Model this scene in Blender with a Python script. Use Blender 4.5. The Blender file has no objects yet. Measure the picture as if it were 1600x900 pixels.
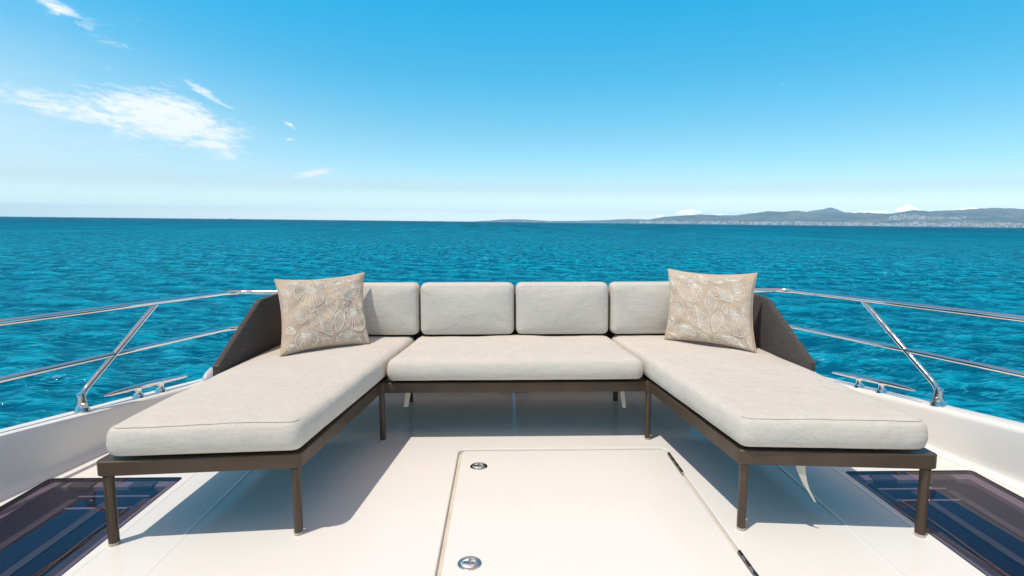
import bpy, bmesh, math, random
import numpy as np
from mathutils import Vector, Matrix, noise as mnoise

random.seed(7)
rng = np.random.default_rng(7)
C = bpy.context.scene.collection
sc = bpy.context.scene
RAD = math.radians

# ------------------------------------------------------------------ camera, world, sun, exposure
EYE = Vector((0, 0, 1.2165))                       # the eye, in metres above the boat deck
DECK_H = 2.1                                       # deck above the sea
HEEL = Matrix.Rotation(0.012272869, 4, Vector((0.12819682, -0.99174875, 0)))   # the boat heels 0.7 degrees
BOATM = Matrix.Translation((0, 0, EYE.z + DECK_H)) @ HEEL @ Matrix.Translation(-EYE)

pitch, yaw, roll = 0.1161, 0.017, -0.0014
cp, sp = math.cos(pitch), math.sin(pitch)
fwd = Vector((math.sin(yaw)*cp, math.cos(yaw)*cp, -sp))
right = Vector((math.cos(yaw), -math.sin(yaw), 0))
up = right.cross(fwd)
r2 = right*math.cos(roll) + up*math.sin(roll)
u2 = -right*math.sin(roll) + up*math.cos(roll)
cam = bpy.data.cameras.new('camera')
cam.sensor_width = 36; cam.lens = 36*900/1600
cam.clip_start = 0.05; cam.clip_end = 120000
camo = bpy.data.objects.new('camera', cam); C.objects.link(camo)
M = Matrix((r2, u2, -fwd)).transposed().to_4x4(); M.translation = EYE
camo.matrix_world = BOATM @ M
sc.camera = camo

SUN = Vector((-0.33, -0.27, 1.0)).normalized()
sun_el = math.asin(SUN.z); sun_rot = math.atan2(SUN.x, SUN.y)
sl = bpy.data.lights.new('sun', 'SUN'); sl.energy = 3.15; sl.angle = RAD(0.5); sl.color = (1.0, 0.925, 0.825)
so = bpy.data.objects.new('sun', sl); C.objects.link(so)
so.rotation_euler = (-SUN).to_track_quat('-Z', 'Y').to_euler()

sc.view_settings.view_transform = 'Standard'; sc.view_settings.look = 'None'
sc.view_settings.exposure = 0.06; sc.view_settings.gamma = 1.0
try:
    sc.cycles.use_denoising = True
    sc.cycles.max_bounces = 8; sc.cycles.transparent_max_bounces = 8
    sc.cycles.volume_bounces = 2
    sc.cycles.sample_clamp_indirect = 6
except Exception:
    pass

W = bpy.data.worlds.new('World'); sc.world = W; W.use_nodes = True
nt = W.node_tree; nt.nodes.clear()

class NB:                                           # small node-graph writer
    def __init__(s, nt): s.nt = nt
    def n(s, t, **kw):
        o = s.nt.nodes.new(t)
        for k, v in kw.items():
            if k.startswith('_'): setattr(o, k[1:], v)
            else:
                i = o.inputs[k.replace('__', ' ')] if not k.startswith('i') or not k[1:].isdigit() else o.inputs[int(k[1:])]
                if isinstance(v, bpy.types.NodeSocket): s.nt.links.new(v, i)
                else: i.default_value = v
        return o
    def m(s, op, a, b=0.0, c=None, clamp=False):
        kw = dict(i0=a, i1=b)
        if c is not None: kw['i2'] = c
        o = s.n('ShaderNodeMath', _operation=op, **kw); o.use_clamp = clamp
        return o.outputs[0]
    def mix(s, f, a, b, bt='MIX'):
        o = s.nt.nodes.new('ShaderNodeMix'); o.data_type = 'RGBA'; o.blend_type = bt
        for i, v in ((0, f), (6, a), (7, b)):
            if isinstance(v, bpy.types.NodeSocket): s.nt.links.new(v, o.inputs[i])
            else: o.inputs[i].default_value = v if i == 0 or len(v) == 4 else (*v, 1)
        return o.outputs[2]
    def smooth(s, v, a, b, lo=0.0, hi=1.0):
        o = s.nt.nodes.new('ShaderNodeMapRange'); o.interpolation_type = 'SMOOTHSTEP'
        s.nt.links.new(v, o.inputs[0])
        for i, x in zip((1, 2, 3, 4), (a, b, lo, hi)): o.inputs[i].default_value = x
        return o.outputs[0]
    def noise(s, vec, scale, detail=4.0, rough=0.5, dist=0.0):
        o = s.nt.nodes.new('ShaderNodeTexNoise')
        if vec is not None: s.nt.links.new(vec, o.inputs['Vector'])
        for k, x in (('Scale', scale), ('Detail', detail), ('Roughness', rough), ('Distortion', dist)): o.inputs[k].default_value = x
        return o
    def ramp(s, f, stops):
        o = s.nt.nodes.new('ShaderNodeValToRGB')
        while len(o.color_ramp.elements) < len(stops): o.color_ramp.elements.new(0.5)
        for e, (p, c) in zip(o.color_ramp.elements, stops): e.position = p; e.color = (*c, 1)
        s.nt.links.new(f, o.inputs[0]); return o.outputs[0]

b = NB(nt)
sky = nt.nodes.new('ShaderNodeTexSky'); sky.sky_type = 'NISHITA'; sky.sun_disc = False
sky.sun_elevation = sun_el; sky.sun_rotation = sun_rot
sky.air_density = 1.0; sky.dust_density = 0.4; sky.ozone_density = 2.0
tc = nt.nodes.new('ShaderNodeTexCoord')
sx = b.n('ShaderNodeSeparateXYZ', i0=tc.outputs['Generated'])
az = b.m('MULTIPLY', b.m('ARCTAN2', sx.outputs[0], sx.outputs[1]), 57.29578)
el = b.m('MULTIPLY', b.m('ARCSINE', sx.outputs[2]), 57.29578)
hs = b.n('ShaderNodeHueSaturation', Hue=0.478, Saturation=1.22, Value=1.0, Color=sky.outputs[0])
t0 = b.mix(1.0, hs.outputs[0], (0.80, 1.02, 1.0), 'MULTIPLY')
# clean sea air: the sky's own colour graded by elevation, paler low down and a deeper blue higher up, warmed overhead as fill
gain = b.ramp(b.m('DIVIDE', el, 60.0, clamp=True), [(0, (1.95, 1.78, 2.06)), (.012, (1.70, 1.50, 1.82)), (.025, (1.10, .97, 1.16)), (.052, (.78, .64, .73)), (.095, (.62, .60, .67)), (.142, (.50, .575, .63)), (.233, (.25, .596, .68)), (.325, (.10, .656, .76)), (.42, (.12, .58, .68)), (.60, (.30, .47, .51)), (.85, (.60, .45, .40)), (1.0, (.66, .44, .36))])
g2 = b.n('ShaderNodeVectorMath', _operation='SCALE', i0=gain); g2.inputs['Scale'].default_value = 2.5
lowsky = b.mix(1.0, t0, g2.outputs[0], 'MULTIPLY')
tint = b.mix(b.smooth(el, 34.0, 58.0), lowsky, (6.3, 4.6, 4.45))          # overhead sky out of view, warmed as added fill for the shade
# clouds: patches of broken cirrus and the low puffs along the far ridge (azimuth, elevation, half sizes, tilt, weight)
def patch(a0, e0, a, bb, tilt, w):
    da, de = b.m('SUBTRACT', az, a0), b.m('SUBTRACT', el, e0)
    c, s = math.cos(RAD(tilt)), math.sin(RAD(tilt))
    u = b.m('DIVIDE', b.m('ADD', b.m('MULTIPLY', da, c), b.m('MULTIPLY', de, s)), a)
    v = b.m('DIVIDE', b.m('SUBTRACT', b.m('MULTIPLY', de, c), b.m('MULTIPLY', da, s)), bb)
    d = b.m('ADD', b.m('MULTIPLY', u, u), b.m('MULTIPLY', v, v))
    return b.m('MULTIPLY', b.m('POWER', 2.718, b.m('MULTIPLY', d, -1.0)), w)
def union(ps):
    o = patch(*ps[0])
    for p in ps[1:]: o = b.m('MAXIMUM', o, patch(*p))
    return o
cv = b.n('ShaderNodeCombineXYZ', X=b.m('MULTIPLY', b.m('ADD', az, b.m('MULTIPLY', el, 0.9)), 0.16), Y=b.m('MULTIPLY', el, 0.42), Z=0.0)
n1 = b.noise(cv.outputs[0], 2.0, 7, 0.62, 0.6).outputs[0]
n2 = b.noise(cv.outputs[0], 6.5, 6, 0.6, 0.5).outputs[0]
nn = b.m('ADD', b.m('MULTIPLY', n1, 0.65), b.m('MULTIPLY', n2, 0.45))
CIRRUS = [(-29.3, 8.1, 5.8, 2.2, -12, 1.12), (-26.0, 7.0, 2.7, 1.6, -22, 1.0), (-35.5, 8.3, 7.5, 1.3, -6, 0.72), (-26.2, 10.4, 2.3, 0.42, -32, 0.8),
          (-36.3, 15.6, 1.7, 0.7, -18, 0.85), (-34, 14.4, 3.2, 1.0, -30, 0.38), (-19.8, 8.5, 0.9, 0.26, -35, 0.75), (-19.8, 7.2, 0.6, 0.22, 15, 0.7), (-17.5, 4.4, 2.9, 0.40, 14, 0.82),
          (-70, 12, 14, 3, -10, 0.7), (75, 18, 16, 2.5, 12, 0.6), (150, 25, 22, 6, 20, 0.7), (-140, 30, 20, 5, -15, 0.7)]
cm = union(CIRRUS)
ca = b.smooth(b.m('ADD', cm, b.m('MULTIPLY', b.m('SUBTRACT', nn, 0.55), 2.3)), 0.30, 1.05)
LOW = [(17.8, 1.05, 1.25, 0.34, 6, 1.0), (15.2, 0.7, 0.5, 0.2, 0, 0.8), (20.5, 0.85, 0.9, 0.2, 0, 0.8), (32.3, 1.0, 2.3, 0.30, 3, 1.0), (35.2, 1.3, 0.8, 0.40, 0, 1.0), (39.2, 1.25, 1.6, 0.28, 2, 0.9), (24.2, 1.0, 1.1, 0.25, 0, 0.7), (-35.6, 0.62, 0.7, 0.12, 0, 0.5)]
lv = b.n('ShaderNodeCombineXYZ', X=az, Y=b.m('MULTIPLY', el, 2.0), Z=0.0)
n3 = b.noise(lv.outputs[0], 1.6, 5, 0.55).outputs[0]
la = b.smooth(b.m('ADD', union(LOW), b.m('MULTIPLY', b.m('SUBTRACT', n3, 0.5), 1.3)), 0.42, 0.75)
veil = b.m('MULTIPLY', patch(-46, 6, 24, 8.0, -8, 0.55), b.m('ADD', 0.65, b.m('MULTIPLY', n1, 0.7)))
veil = b.m('MULTIPLY', veil, b.smooth(el, 0.2, 4.5))
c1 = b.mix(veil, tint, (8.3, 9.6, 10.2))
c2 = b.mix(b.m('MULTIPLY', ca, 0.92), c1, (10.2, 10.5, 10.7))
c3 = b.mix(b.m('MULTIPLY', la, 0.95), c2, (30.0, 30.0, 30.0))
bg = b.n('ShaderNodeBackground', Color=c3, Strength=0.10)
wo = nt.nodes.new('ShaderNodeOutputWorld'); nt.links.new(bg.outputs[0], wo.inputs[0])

# ------------------------------------------------------------------ helpers
BOAT = []                                           # top-level objects that ride on the boat
def link(name, mesh, mat=None, parent=None, boat=True):
    o = bpy.data.objects.new(name, mesh); C.objects.link(o)
    if mat is not None:
        for m_ in (mat if isinstance(mat, (list, tuple)) else [mat]): mesh.materials.append(m_)
    if parent is not None: o.parent = parent
    elif boat: BOAT.append(o)
    return o
def thing(name, label, cat, loc=(0, 0, 0), group=None, boat=True):
    o = bpy.data.objects.new(name, None); C.objects.link(o); o.location = loc
    o.empty_display_size = 0.1
    o['label'] = label; o['category'] = cat
    if group: o['group'] = group
    if boat: BOAT.append(o)
    return o
def mesh_of(verts, faces, smooth=True, name='mesh'):
    me = bpy.data.meshes.new(name); me.from_pydata([tuple(v) for v in verts], [], [tuple(f) for f in faces]); me.update()
    if smooth: me.polygons.foreach_set('use_smooth', [True]*len(me.polygons))
    return me
def recalc(me):
    bm = bmesh.new(); bm.from_mesh(me); bmesh.ops.recalc_face_normals(bm, faces=bm.faces); bm.to_mesh(me); bm.free(); return me
def rel(verts, root):                               # coordinates relative to a thing's base
    l = Vector((0, 0, 0))
    while root: l += Vector(root.location); root = root.parent
    return [Vector(v) - l for v in verts]

class MB:                                           # mesh gatherer
    def __init__(s): s.v = []; s.f = []
    def add(s, v, f):
        k = len(s.v); s.v += [Vector(x) for x in v]; s.f += [tuple(i+k for i in q) for q in f]; return s
    def rings(s, rings, closed=True, cap0=True, cap1=True):
        n = len(rings[0]); k = len(s.v)
        for r in rings: s.v += [Vector(x) for x in r]
        for i in range(len(rings)-1):
            for j in range(n if closed else n-1):
                a, c = k+i*n+j, k+i*n+(j+1) % n
                s.f.append((a, c, c+n, a+n))
        if cap0: s.f.append(tuple(k+j for j in reversed(range(n))))
        if cap1: s.f.append(tuple(k+(len(rings)-1)*n+j for j in range(n)))
        return s
    def tube(s, path, r, n=12, caps=True):
        path = [Vector(p) for p in path]
        rr = r if isinstance(r, (list, tuple)) else [r]*len(path)
        t0 = (path[1]-path[0]).normalized()
        ref = Vector((0, 0, 1)) if abs(t0.z) < .9 else Vector((1, 0, 0))
        nx = t0.cross(ref).normalized(); out = []
        for i, p in enumerate(path):
            t = (path[min(i+1, len(path)-1)]-path[max(i-1, 0)]).normalized()
            nx = (nx - t*nx.dot(t)).normalized(); ny = t.cross(nx)
            out.append([p + (nx*math.cos(a)+ny*math.sin(a))*rr[i] for a in (2*math.pi*j/n for j in range(n))])
        return s.rings(out, True, caps, caps)
    def box(s, lo, hi):
        x0, y0, z0 = lo; x1, y1, z1 = hi
        v = [(x0, y0, z0), (x1, y0, z0), (x1, y1, z0), (x0, y1, z0), (x0, y0, z1), (x1, y0, z1), (x1, y1, z1), (x0, y1, z1)]
        return s.add(v, [(0, 3, 2, 1), (4, 5, 6, 7), (0, 1, 5, 4), (1, 2, 6, 5), (2, 3, 7, 6), (3, 0, 4, 7)])
    def lathe(s, prof, c=(0, 0, 0), n=32):
        c = Vector(c)
        return s.rings([[c+Vector((r*math.cos(a), r*math.sin(a), z)) for a in (2*math.pi*j/n for j in range(n))] for r, z in prof])
    def build(s, name, mat, parent=None, smooth=True, bevel=0.0, seg=2, boat=True, auto=None):
        me = recalc(mesh_of(rel(s.v, parent), s.f, smooth))
        if bevel:
            bm = bmesh.new(); bm.from_mesh(me)
            ed = [e for e in bm.edges if e.is_manifold and e.calc_face_angle(0) > 0.5]
            bmesh.ops.bevel(bm, geom=ed, offset=bevel, segments=seg, affect='EDGES', profile=0.5, clamp_overlap=True)
            for f in bm.faces: f.smooth = True
            bm.to_mesh(me); bm.free()
        if smooth: 
            try: me.set_sharp_from_angle(angle=RAD(auto or 45))
            except Exception: pass
        return link(name, me, mat, parent, boat)

def smooth_path(pts, r=0.08, n=6):                  # fillet the corners of a polyline
    pts = [Vector(p) for p in pts]; out = [pts[0]]
    for i in range(1, len(pts)-1):
        p, a, c = pts[i], pts[i-1]-pts[i], pts[i+1]-pts[i]
        k = min(r, a.length*.45, c.length*.45); A, B = p+a.normalized()*k, p+c.normalized()*k
        for j in range(n+1):
            t = j/n; out.append(A*(1-t)**2 + p*2*t*(1-t) + B*t*t)
    out.append(pts[-1]); return out

def rounded(poly, rad, inset=0.0, nc=5, ne=8):
    """convex ccw polygon, corners rounded, moved inwards by inset; constant point count"""
    P = [Vector(p[:2]) for p in poly]; n = len(P); L = []
    rad = rad if isinstance(rad, (list, tuple)) else [rad]*n
    for i in range(n):
        d = (P[(i+1) % n]-P[i]).normalized(); nrm = Vector((-d.y, d.x)); L.append((P[i]+nrm*inset, d))
    Q = []
    for i in range(n):
        p, d = L[i-1]; q, e = L[i]; den = d.x*e.y-d.y*e.x
        t = ((q.x-p.x)*e.y-(q.y-p.y)*e.x)/den; Q.append(p+d*t)
    arcs = []
    for i in range(n):
        a, c = (Q[i-1]-Q[i]), (Q[(i+1) % n]-Q[i])
        r = max(rad[i]-inset, 0.003); half = a.angle(c)/2
        k = min(r/math.tan(half), a.length*.45, c.length*.45)
        A, B = Q[i]+a.normalized()*k, Q[i]+c.normalized()*k
        arcs.append([A*(1-t)**2+Q[i]*2*t*(1-t)+B*t*t for t in (j/nc for j in range(nc+1))])
    out = []
    for i in range(n):
        out += arcs[i]; a, c = arcs[i][-1], arcs[(i+1) % n][0]
        out += [a.lerp(c, j/ne) for j in range(1, ne)]
    return out

def prism(name, poly, rad, z0, z1, mat, parent=None, bev=0.003, nc=5, ne=2):
    rs = [[(*p, z) for p in rounded(poly, rad, i, nc, ne)] for i, z in ((bev, z0), (0.3*bev, z0+.3*bev), (0, z0+bev), (0, z1-bev), (.3*bev, z1-.3*bev), (bev, z1))]
    o = MB().rings(rs).build(name, mat, parent, auto=60)
    for p in o.data.polygons:
        if len(p.vertices) > 4 or abs(p.normal.z) > .999: p.use_smooth = False
    return o

def prop(o, **kw):
    for k, v in kw.items(): o[k] = v
    return o

# ------------------------------------------------------------------ materials
def mat(name, col, rough=0.5, metal=0.0, spec=0.5, var=0.0, vscale=3.0, bump=0.0, bscale=200.0, stretch=(1, 1, 1), rvar=0.0, sheen=0.0, coat=0.0, sub=None):
    m = bpy.data.materials.new(name); m.use_nodes = True; t = m.node_tree; t.nodes.clear(); g = NB(t)
    p = g.n('ShaderNodeBsdfPrincipled', Roughness=rough, Metallic=metal)
    p.inputs['Specular IOR Level'].default_value = spec
    p.inputs['Base Color'].default_value = (*col, 1)
    if sheen: p.inputs['Sheen Weight'].default_value = sheen
    if coat: p.inputs['Coat Weight'].default_value = coat; p.inputs['Coat Roughness'].default_value = 0.06
    o = t.nodes.new('ShaderNodeOutputMaterial'); t.links.new(p.outputs[0], o.inputs[0])
    tc = t.nodes.new('ShaderNodeTexCoord'); mp = g.n('ShaderNodeMapping', Vector=tc.outputs['Object'], Scale=stretch)
    if var:
        nz = g.noise(mp.outputs[0], vscale, 5, 0.6)
        f = g.smooth(nz.outputs[0], 0.3, 0.7)
        c = g.mix(f, tuple(x*(1-var) for x in col), tuple(min(1, x*(1+var)) for x in col)); t.links.new(c, p.inputs['Base Color'])
    if rvar:
        nz2 = g.noise(mp.outputs[0], vscale*1.7, 5, 0.65)
        t.links.new(g.smooth(nz2.outputs[0], 0.3, 0.75, rough*(1-rvar), rough*(1+rvar)), p.inputs['Roughness'])
    if bump:
        nb = g.noise(mp.outputs[0], bscale, 3, 0.6)
        bp = g.n('ShaderNodeBump', Strength=bump, Distance=0.004, Height=nb.outputs[0]); t.links.new(bp.outputs[0], p.inputs['Normal'])
    return m

def fabric(name, col, weave=0.35, slub=0.10, scale=420.0, wr=0.5):
    m = bpy.data.materials.new(name); m.use_nodes = True; t = m.node_tree; t.nodes.clear(); g = NB(t)
    tc = t.nodes.new('ShaderNodeTexCoord')
    def st(s): return g.n('ShaderNodeMapping', Vector=tc.outputs['Object'], Scale=s).outputs[0]
    a = g.noise(st((9, 110, 110)), 1.0, 4, 0.75).outputs[0]; c = g.noise(st((110, 10, 110)), 1.0, 4, 0.75).outputs[0]
    d = g.noise(st((1, 1, 1)), 2.6, 5, 0.6).outputs[0]; fine = g.noise(st((1, 1, 1)), scale, 2, 0.6).outputs[0]
    s = g.m('ADD', g.m('MULTIPLY', a, 0.4), g.m('ADD', g.m('MULTIPLY', c, 0.3), g.m('MULTIPLY', fine, 0.3)))
    f = g.smooth(s, 0.32, 0.68)
    k1 = g.mix(f, tuple(x*(1-slub) for x in col), tuple(min(1, x*(1+slub)) for x in col))
    k2 = g.mix(g.smooth(d, 0.35, 0.7, 0.0, 0.05), k1, tuple(x*0.72 for x in col))
    vo = g.n('ShaderNodeTexVoronoi', Vector=tc.outputs['Object'], Scale=4.2)
    sp_ = g.m('MULTIPLY', g.smooth(vo.outputs['Distance'], 0.05, 0.012), g.smooth(g.noise(tc.outputs['Object'], 1.3, 2).outputs[0], 0.5, 0.62))
    k2 = g.mix(g.m('MULTIPLY', sp_, 0.22), k2, tuple(x*0.5 for x in col))
    p = g.n('ShaderNodeBsdfPrincipled', Roughness=0.95); t.links.new(k2, p.inputs['Base Color'])
    p.inputs['Specular IOR Level'].default_value = 0.15; p.inputs['Sheen Weight'].default_value = 0.08
    wv = g.noise(st((1, 1, 1)), 7.0, 3, 0.5, 0.6).outputs[0]
    bp = g.n('ShaderNodeBump', Strength=weave, Distance=0.0015, Height=s)
    bp2 = g.n('ShaderNodeBump', Strength=wr, Distance=0.02, Height=wv, Normal=bp.outputs[0]); t.links.new(bp2.outputs[0], p.inputs['Normal'])
    o = t.nodes.new('ShaderNodeOutputMaterial'); t.links.new(p.outputs[0], o.inputs[0]); return m

M_gel = mat('white_gelcoat', (0.80, 0.768, 0.715), 0.10, spec=0.23, var=0.006, vscale=0.8, bump=0.012, bscale=900)
def deck_wear(m):
    t = m.node_tree; g = NB(t); p = next(n for n in t.nodes if n.type == 'BSDF_PRINCIPLED')
    tc = t.nodes.new('ShaderNodeTexCoord'); ob = tc.outputs['Object']
    v = g.n('ShaderNodeTexVoronoi', Vector=ob, Scale=5.5)
    dirt = g.m('MULTIPLY', g.m('LESS_THAN', v.outputs['Distance'], 0.020), g.smooth(g.noise(ob, 2.1, 2).outputs[0], 0.52, 0.60))
    smear = g.smooth(g.noise(g.n('ShaderNodeMapping', Vector=ob, Rotation=(0, 0, 0.5), Scale=(2.2, 9, 1)).outputs[0], 1.0, 7, 0.7, 0.8).outputs[0], 0.56, 0.75)
    src = p.inputs['Base Color'].links[0].from_socket
    c = g.mix(g.m('MULTIPLY', smear, 0.10), src, (0.62, 0.57, 0.50)); c = g.mix(g.m('MULTIPLY', dirt, 0.6), c, (0.30, 0.26, 0.21)); t.links.new(c, p.inputs['Base Color'])
    t.links.new(g.smooth(smear, 0.0, 1.0, 0.09, 0.24), p.inputs['Roughness'])
deck_wear(M_gel)
M_roof = mat('warm_bounce_cream', (0.82, 0.74, 0.63), 0.8, var=0.05, vscale=3)  # cream chosen for warm bounce off the unseen cabin front
M_groove = mat('groove_sealant', (0.60, 0.55, 0.46), 0.6, var=0.08, vscale=9)
M_bul = mat('bulwark_gelcoat', (0.84, 0.80, 0.745), 0.30, spec=0.3, var=0.008, vscale=0.8)
M_steel = mat('polished_steel', (0.78, 0.77, 0.76), 0.07, metal=1.0, rvar=0.5, vscale=14)
M_steel2 = mat('brushed_steel', (0.55, 0.54, 0.53), 0.22, metal=1.0, rvar=0.4, vscale=30)
M_bronze = mat('bronze_frame', (0.092, 0.062, 0.042), 0.42, metal=0.2, spec=0.35, var=0.10, vscale=6, bump=0.04, bscale=300, rvar=0.25)
M_cush = fabric('cushion_fabric', (0.620, 0.567, 0.497), slub=0.12)
M_pill = fabric('pillow_linen', (0.56, 0.432, 0.322), weave=0.5, slub=0.10, wr=0.6)
M_thread = mat('white_thread', (0.86, 0.79, 0.69), 0.8, spec=0.2, var=0.06, vscale=60)
M_panel = fabric('panel_mesh', (0.080, 0.067, 0.061), weave=0.9, slub=0.42, wr=0.15)
M_base = mat('light_block_dark', (0.03, 0.028, 0.026), 0.8)  # near-black for the unseen panels that block light in the seat
M_strap = mat('canvas_strap', (0.62, 0.55, 0.44), 0.9, var=0.06, vscale=40, bump=0.2, bscale=400)
M_foot = mat('foot_glide', (0.55, 0.48, 0.40), 0.5, var=0.1, vscale=40)
M_gask = mat('black_gasket', (0.018, 0.016, 0.018), 0.5, var=0.1, vscale=20)
M_tray = mat('lilac_tray', (0.36, 0.315, 0.325), 0.5, var=0.10, vscale=5)
M_navy = mat('navy_liner', (0.002, 0.006, 0.032), 0.6, var=0.2, vscale=5)
M_strip = mat('grey_strip', (0.10, 0.10, 0.102), 0.7, var=0.12, vscale=18, bump=0.2, bscale=300)
M_block = mat('grey_block', (0.10, 0.095, 0.105), 0.6, var=0.1, vscale=10)
M_cord = mat('brown_cord', (0.30, 0.16, 0.08), 0.7, var=0.2, vscale=30)
M_plast = mat('grey_plastic', (0.56, 0.55, 0.56), 0.4, var=0.05, vscale=20)

def glass_mat():
    m = bpy.data.materials.new('smoked_glass'); m.use_nodes = True; t = m.node_tree; t.nodes.clear(); g = NB(t)
    tr = g.n('ShaderNodeBsdfTransparent', Color=(0.78, 0.755, 0.81, 1)); gl = g.n('ShaderNodeBsdfGlossy', Color=(0.95, 0.90, 0.95, 1), Roughness=0.015)
    ge = t.nodes.new('ShaderNodeNewGeometry')
    fr_ = g.n('ShaderNodeFresnel', IOR=1.30)
    fr = g.n('ShaderNodeMath', _operation='MULTIPLY', i0=fr_.outputs[0], i1=g.m('SUBTRACT', 1.0, ge.outputs['Backfacing']))
    mx = g.n('ShaderNodeMixShader', i0=fr.outputs[0], i1=tr.outputs[0], i2=gl.outputs[0])
    o = t.nodes.new('ShaderNodeOutputMaterial'); t.links.new(mx.outputs[0], o.inputs[0]); return m
M_glass = glass_mat()

def sea_mat():
    m = bpy.data.materials.new('sea_water'); m.use_nodes = True; t = m.node_tree; t.nodes.clear(); g = NB(t)
    ge = t.nodes.new('ShaderNodeNewGeometry'); pos = ge.outputs['Position']
    ln = g.n('ShaderNodeVectorMath', _operation='LENGTH', i0=pos).outputs['Value']
    lg = g.m('LOGARITHM', g.m('MAXIMUM', ln, 1.0), 10.0)
    def pn(sc_, det, rg, rot=0.0, dist=0.2): return g.noise(g.n('ShaderNodeMapping', Vector=pos, Rotation=(0, 0, rot), Scale=(sc_[0], sc_[1], 1)).outputs[0], 1.0, det, rg, dist).outputs[0]
    n_near = pn((1.3, 3.4), 6, 0.70, 0.2)              # chop close to the boat
    n_mid = pn((1.1, 0.36), 6, 0.74)                   # wave groups farther out
    n_far = pn((0.26, 0.032), 7, 0.78)                  # streaks of wind towards the horizon
    f1 = g.smooth(lg, 1.25, 1.75); f2 = g.smooth(lg, 1.85, 2.45)
    def lerp(f, a, b_): return g.m('ADD', g.m('MULTIPLY', a, g.m('SUBTRACT', 1.0, f)), g.m('MULTIPLY', b_, f))
    n_hor = pn((0.055, 0.0035), 7, 0.78); f3 = g.smooth(lg, 2.25, 2.75)
    chop = lerp(f3, lerp(f2, lerp(f1, n_near, n_mid), n_far), n_hor)
    sz = g.n('ShaderNodeSeparateXYZ', i0=pos)
    chop = g.m('ADD', chop, g.m('MULTIPLY', g.m('SUBTRACT', pn((0.030, 0.010), 3, 0.55), 0.5), 0.22))
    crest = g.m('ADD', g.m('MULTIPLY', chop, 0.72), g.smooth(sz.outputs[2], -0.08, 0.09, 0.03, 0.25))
    col = g.mix(g.smooth(crest, 0.38, 0.66), (0.000, 0.105, 0.190), (0.001, 0.300, 0.430))  # wave light and shade put into the water colour, crests lighter as if translucent
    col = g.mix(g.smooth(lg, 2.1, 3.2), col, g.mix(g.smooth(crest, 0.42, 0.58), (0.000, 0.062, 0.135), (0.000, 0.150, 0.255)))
    def ridge(sc_, rot, lo): return g.smooth(g.m('ABSOLUTE', g.m('SUBTRACT', pn(sc_, 4, 0.62, rot, 0.5), 0.5)), lo, 0.0)
    fn = g.m('SUBTRACT', 1.0, g.smooth(lg, 1.45, 1.95))
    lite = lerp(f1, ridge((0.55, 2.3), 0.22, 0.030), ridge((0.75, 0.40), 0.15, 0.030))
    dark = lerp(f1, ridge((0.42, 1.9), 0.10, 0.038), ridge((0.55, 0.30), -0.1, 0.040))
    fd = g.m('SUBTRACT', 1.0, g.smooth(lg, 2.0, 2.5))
    col = g.mix(g.m('MULTIPLY', g.m('MULTIPLY', dark, fd), 0.74), col, (0.000, 0.070, 0.130))  # dark and bright ripple lines painted into the colour as wave shading
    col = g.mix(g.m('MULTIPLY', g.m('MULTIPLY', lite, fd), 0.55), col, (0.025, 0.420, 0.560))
    painted_glint = g.m('MULTIPLY', g.smooth(lerp(f1, pn((1.3, 5.0), 4, 0.75, 0.2, 0.4), pn((2.6, 0.8), 4, 0.8, 0.1)), 0.60, 0.68), g.m('SUBTRACT', 1.0, g.smooth(lg, 1.9, 2.6)))
    painted_glint = g.m('MULTIPLY', painted_glint, g.smooth(crest, 0.48, 0.60))
    col = g.mix(g.m('MULTIPLY', painted_glint, 0.55), col, (0.30, 0.60, 0.72))  # pale sky glints painted into the water colour
    foam = g.m('MULTIPLY', g.smooth(pn((3.5, 3.5), 3, 0.6), 0.735, 0.76), g.smooth(pn((0.22, 0.3), 2, 0.5), 0.55, 0.64))
    col = g.mix(g.m('MULTIPLY', foam, 0.8), col, (0.75, 0.80, 0.82))
    df = g.n('ShaderNodeBsdfDiffuse', Color=col, Roughness=0.0)
    gl = g.n('ShaderNodeBsdfGlossy', Color=(0.40, 0.88, 1.0, 1), Roughness=0.06)
    # ripples too fine for the mesh
    r1 = g.noise(g.n('ShaderNodeMapping', Vector=pos, Rotation=(0, 0, 0.25), Scale=(2.2, 5.2, 2)).outputs[0], 1.0, 4, 0.62, 0.4).outputs[0]
    r2_ = g.noise(g.n('ShaderNodeMapping', Vector=pos, Rotation=(0, 0, -0.2), Scale=(0.30, 0.75, 1)).outputs[0], 1.0, 5, 0.62, 0.3).outputs[0]
    h = g.m('ADD', g.m('MULTIPLY', r1, 0.13), g.m('MULTIPLY', r2_, 0.55))
    bp = g.n('ShaderNodeBump', Strength=0.8, Distance=1.0, Height=h)
    t.links.new(bp.outputs[0], gl.inputs['Normal'])
    bp2 = g.n('ShaderNodeBump', Strength=0.85, Distance=1.0, Height=h); t.links.new(bp2.outputs[0], df.inputs['Normal'])
    fr = g.n('ShaderNodeFresnel', IOR=1.33, Normal=bp.outputs[0])
    ff = g.m('MULTIPLY', g.m('MINIMUM', fr.outputs[0], 0.30), g.smooth(lg, 1.7, 2.5, 0.42, 0.20))
    mx = g.n('ShaderNodeMixShader', i0=ff, i1=df.outputs[0], i2=gl.outputs[0])
    o = t.nodes.new('ShaderNodeOutputMaterial'); t.links.new(mx.outputs[0], o.inputs[0]); return m
M_sea = sea_mat()

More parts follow.
